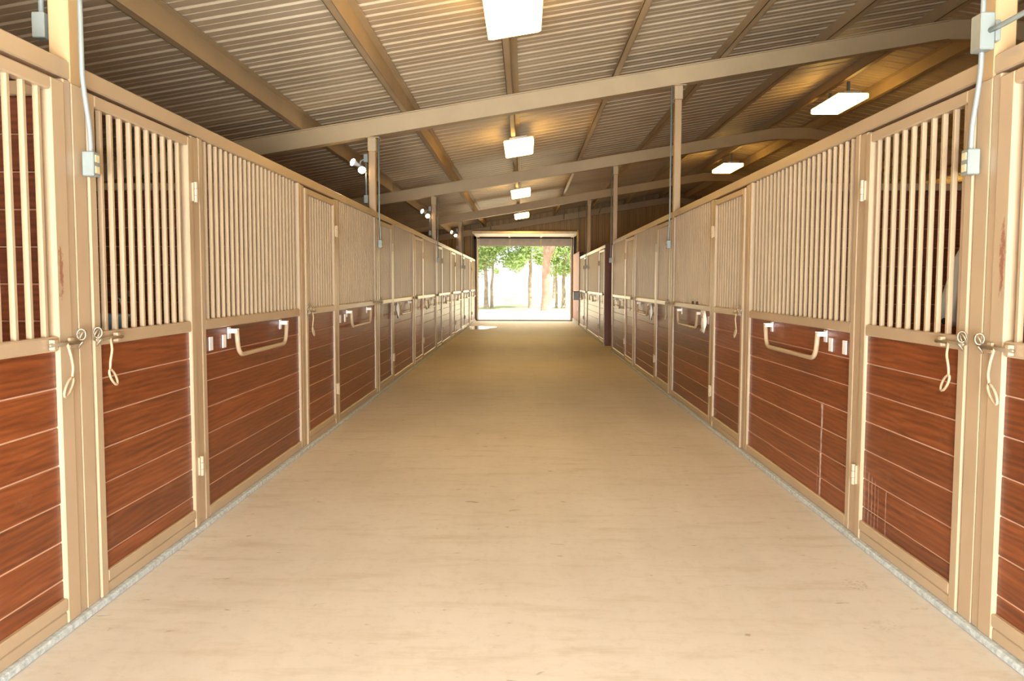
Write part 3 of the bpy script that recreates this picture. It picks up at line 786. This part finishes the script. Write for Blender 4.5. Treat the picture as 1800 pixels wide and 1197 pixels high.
for s in (-1, 1):
    bm = bmesh.new(); add_tube(bm, [(.40, s*.07, 1.78), (.38, s*.085, 1.86), (.37, s*.08, 1.92), (.375, s*.07, 1.97)], [.03, .036, .024, .004], 8); link('ear', mesh(bm, smooth=True), hz, M_HORSE)
    bm = bmesh.new(); bmesh.ops.create_uvsphere(bm, u_segments=12, v_segments=8, radius=.024); link('eye', mesh(bm, smooth=True), hz, M_DARKHOLE).location = (.235, s*.088, 1.60)
    bm = bmesh.new(); bmesh.ops.create_uvsphere(bm, u_segments=10, v_segments=6, radius=.017); o = link('nostril', mesh(bm, smooth=True), hz, M_DARKHOLE); o.location = (.055, s*.038, 1.215)
bm = bmesh.new()
for i in range(26):
    u = i/25; x = .40+.62*u; z = 1.83-.38*u; rr = random.uniform
    add_tube(bm, [(x, 0, z), (x+.03, .10, z-.06), (x+.04+rr(-.02, .02), .15, z-.2-rr(0, .08))], [.018, .016, .004], 5)
link('mane', mesh(bm, smooth=True), hz, M_MANE)
bm = bmesh.new(); add_tube(bm, [(2.40, 0, 1.26), (2.52, 0, 1.1), (2.55, 0, .8), (2.53, 0, .5), (2.52, 0, .42)], [.03, .05, .06, .05, .01], 8); link('tail', mesh(bm, smooth=True), hz, M_MANE)

# ------------------------------------------------------------------ trees outside
def tree(x, y, h, r, lean, crown, nleaf, label, mat=None, fork=False, low=2.4, cr=2.2, seed=1):
    R = random.Random(seed); mat = mat or M_BARK
    t = thing('tree', label, 'tree', (x, y, -.02), 'trees outside the far door')
    bm = bmesh.new(); n = 9
    tr_ = [Vector((lean*(i/n)**1.2*h*.5+.04*R.uniform(-1, 1)*(i > 0), .04*R.uniform(-1, 1), h*i/n)) for i in range(n+1)]
    add_tube(bm, [tr_[0]-Vector((0, 0, .05))]+tr_, [r*1.5]+[r*(1.25 if i == 0 else 1-.75*i/n) for i in range(n+1)], 9)
    ends = [tr_[-1]]
    if fork:
        p = tr_[3]; q = [p, p+Vector((.35, .1, .9)), p+Vector((.5, .2, 2.2)), p+Vector((.9, .3, 4))]
        add_tube(bm, q, [r*.8, r*.7, r*.55, r*.2], 8); ends.append(q[-1])
    for i in range(9):
        k = R.randint(4, n); p = tr_[k]; a = R.uniform(0, 6.28); l = R.uniform(.8, cr)
        e = p+Vector((math.cos(a)*l, math.sin(a)*l, R.uniform(-.2, 1.0))); add_tube(bm, [p, (p+e)/2+Vector((0, 0, .15)), e], [r*.3, r*.2, r*.06], 5); ends.append(e)
    link('trunk', mesh(bm, smooth=True), t, mat)
    vs_, fs = [], []
    clumps = [(R.uniform(-cr, cr)*.8+lean*h*.3, R.uniform(-cr, cr)*.8, R.uniform(low, h*1.05), R.uniform(.35, .8)) for _ in range(crown)]+[(e.x, e.y, e.z, .6) for e in ends]
    for i in range(nleaf):
        cx, cy, cz, rr = R.choice(clumps)
        d = Vector((R.gauss(0, 1), R.gauss(0, 1), R.gauss(0, 1))).normalized()*rr*R.random()**.4
        p = Vector((cx, cy, cz))+d; a = Vector((R.gauss(0, 1), R.gauss(0, 1), R.gauss(0, .6))).normalized(); c_ = a.cross(Vector((R.gauss(0, 1), R.gauss(0, 1), R.gauss(0, 1)))).normalized()
        L_ = R.uniform(.07, .14); k = len(vs_)
        vs_ += [p-a*L_, p+c_*L_*.45, p+a*L_, p-c_*L_*.45]; fs.append((k, k+1, k+2, k+3))
    me = bpy.data.meshes.new('leaves'); me.from_pydata(vs_, [], fs)
    o = link('foliage', me, t, M_LEAF); o['kind'] = 'stuff'
tree(-2.20, 47.8, 6.5, .13, -.02, 30, 9000, 'leftmost slim tree with a double trunk outside the far doorway', low=2.3, cr=1.6, seed=3)
tree(-1.88, 47.9, 5.8, .09, .03, 14, 3500, 'thin trunk standing right against the leftmost tree outside', low=3.1, cr=1.3, seed=4)
tree(.36, 47.2, 6.5, .12, -.05, 26, 7500, 'middle slim leaning tree seen through the doorway', low=2.6, cr=1.2, seed=8)
tree(1.16, 43.3, 8.0, .26, 0, 18, 5000, 'thick pinkish forked trunk seen through the doorway', M_BARK2, True, low=4.2, cr=2.2, seed=6)
tree(1.87, 48.4, 6.2, .07, .0, 6, 2500, 'thinnest trunk, just right of the thick forked one', low=3.4, cr=1.2, seed=7)
tree(2.28, 48.2, 6.5, .12, .05, 26, 8000, 'rightmost slim tree with low leaves seen through the doorway', low=2.1, cr=1.2, seed=12)
for i, (x, y) in enumerate(((-14, 78), (-6, 84), (3, 80), (11, 86), (20, 78))):
    tree(x, y, 10, .25, 0, 18, 5000, 'distant pale tree across the field, %s from the left' % ORD[i], low=2.5, cr=4, seed=20+i)
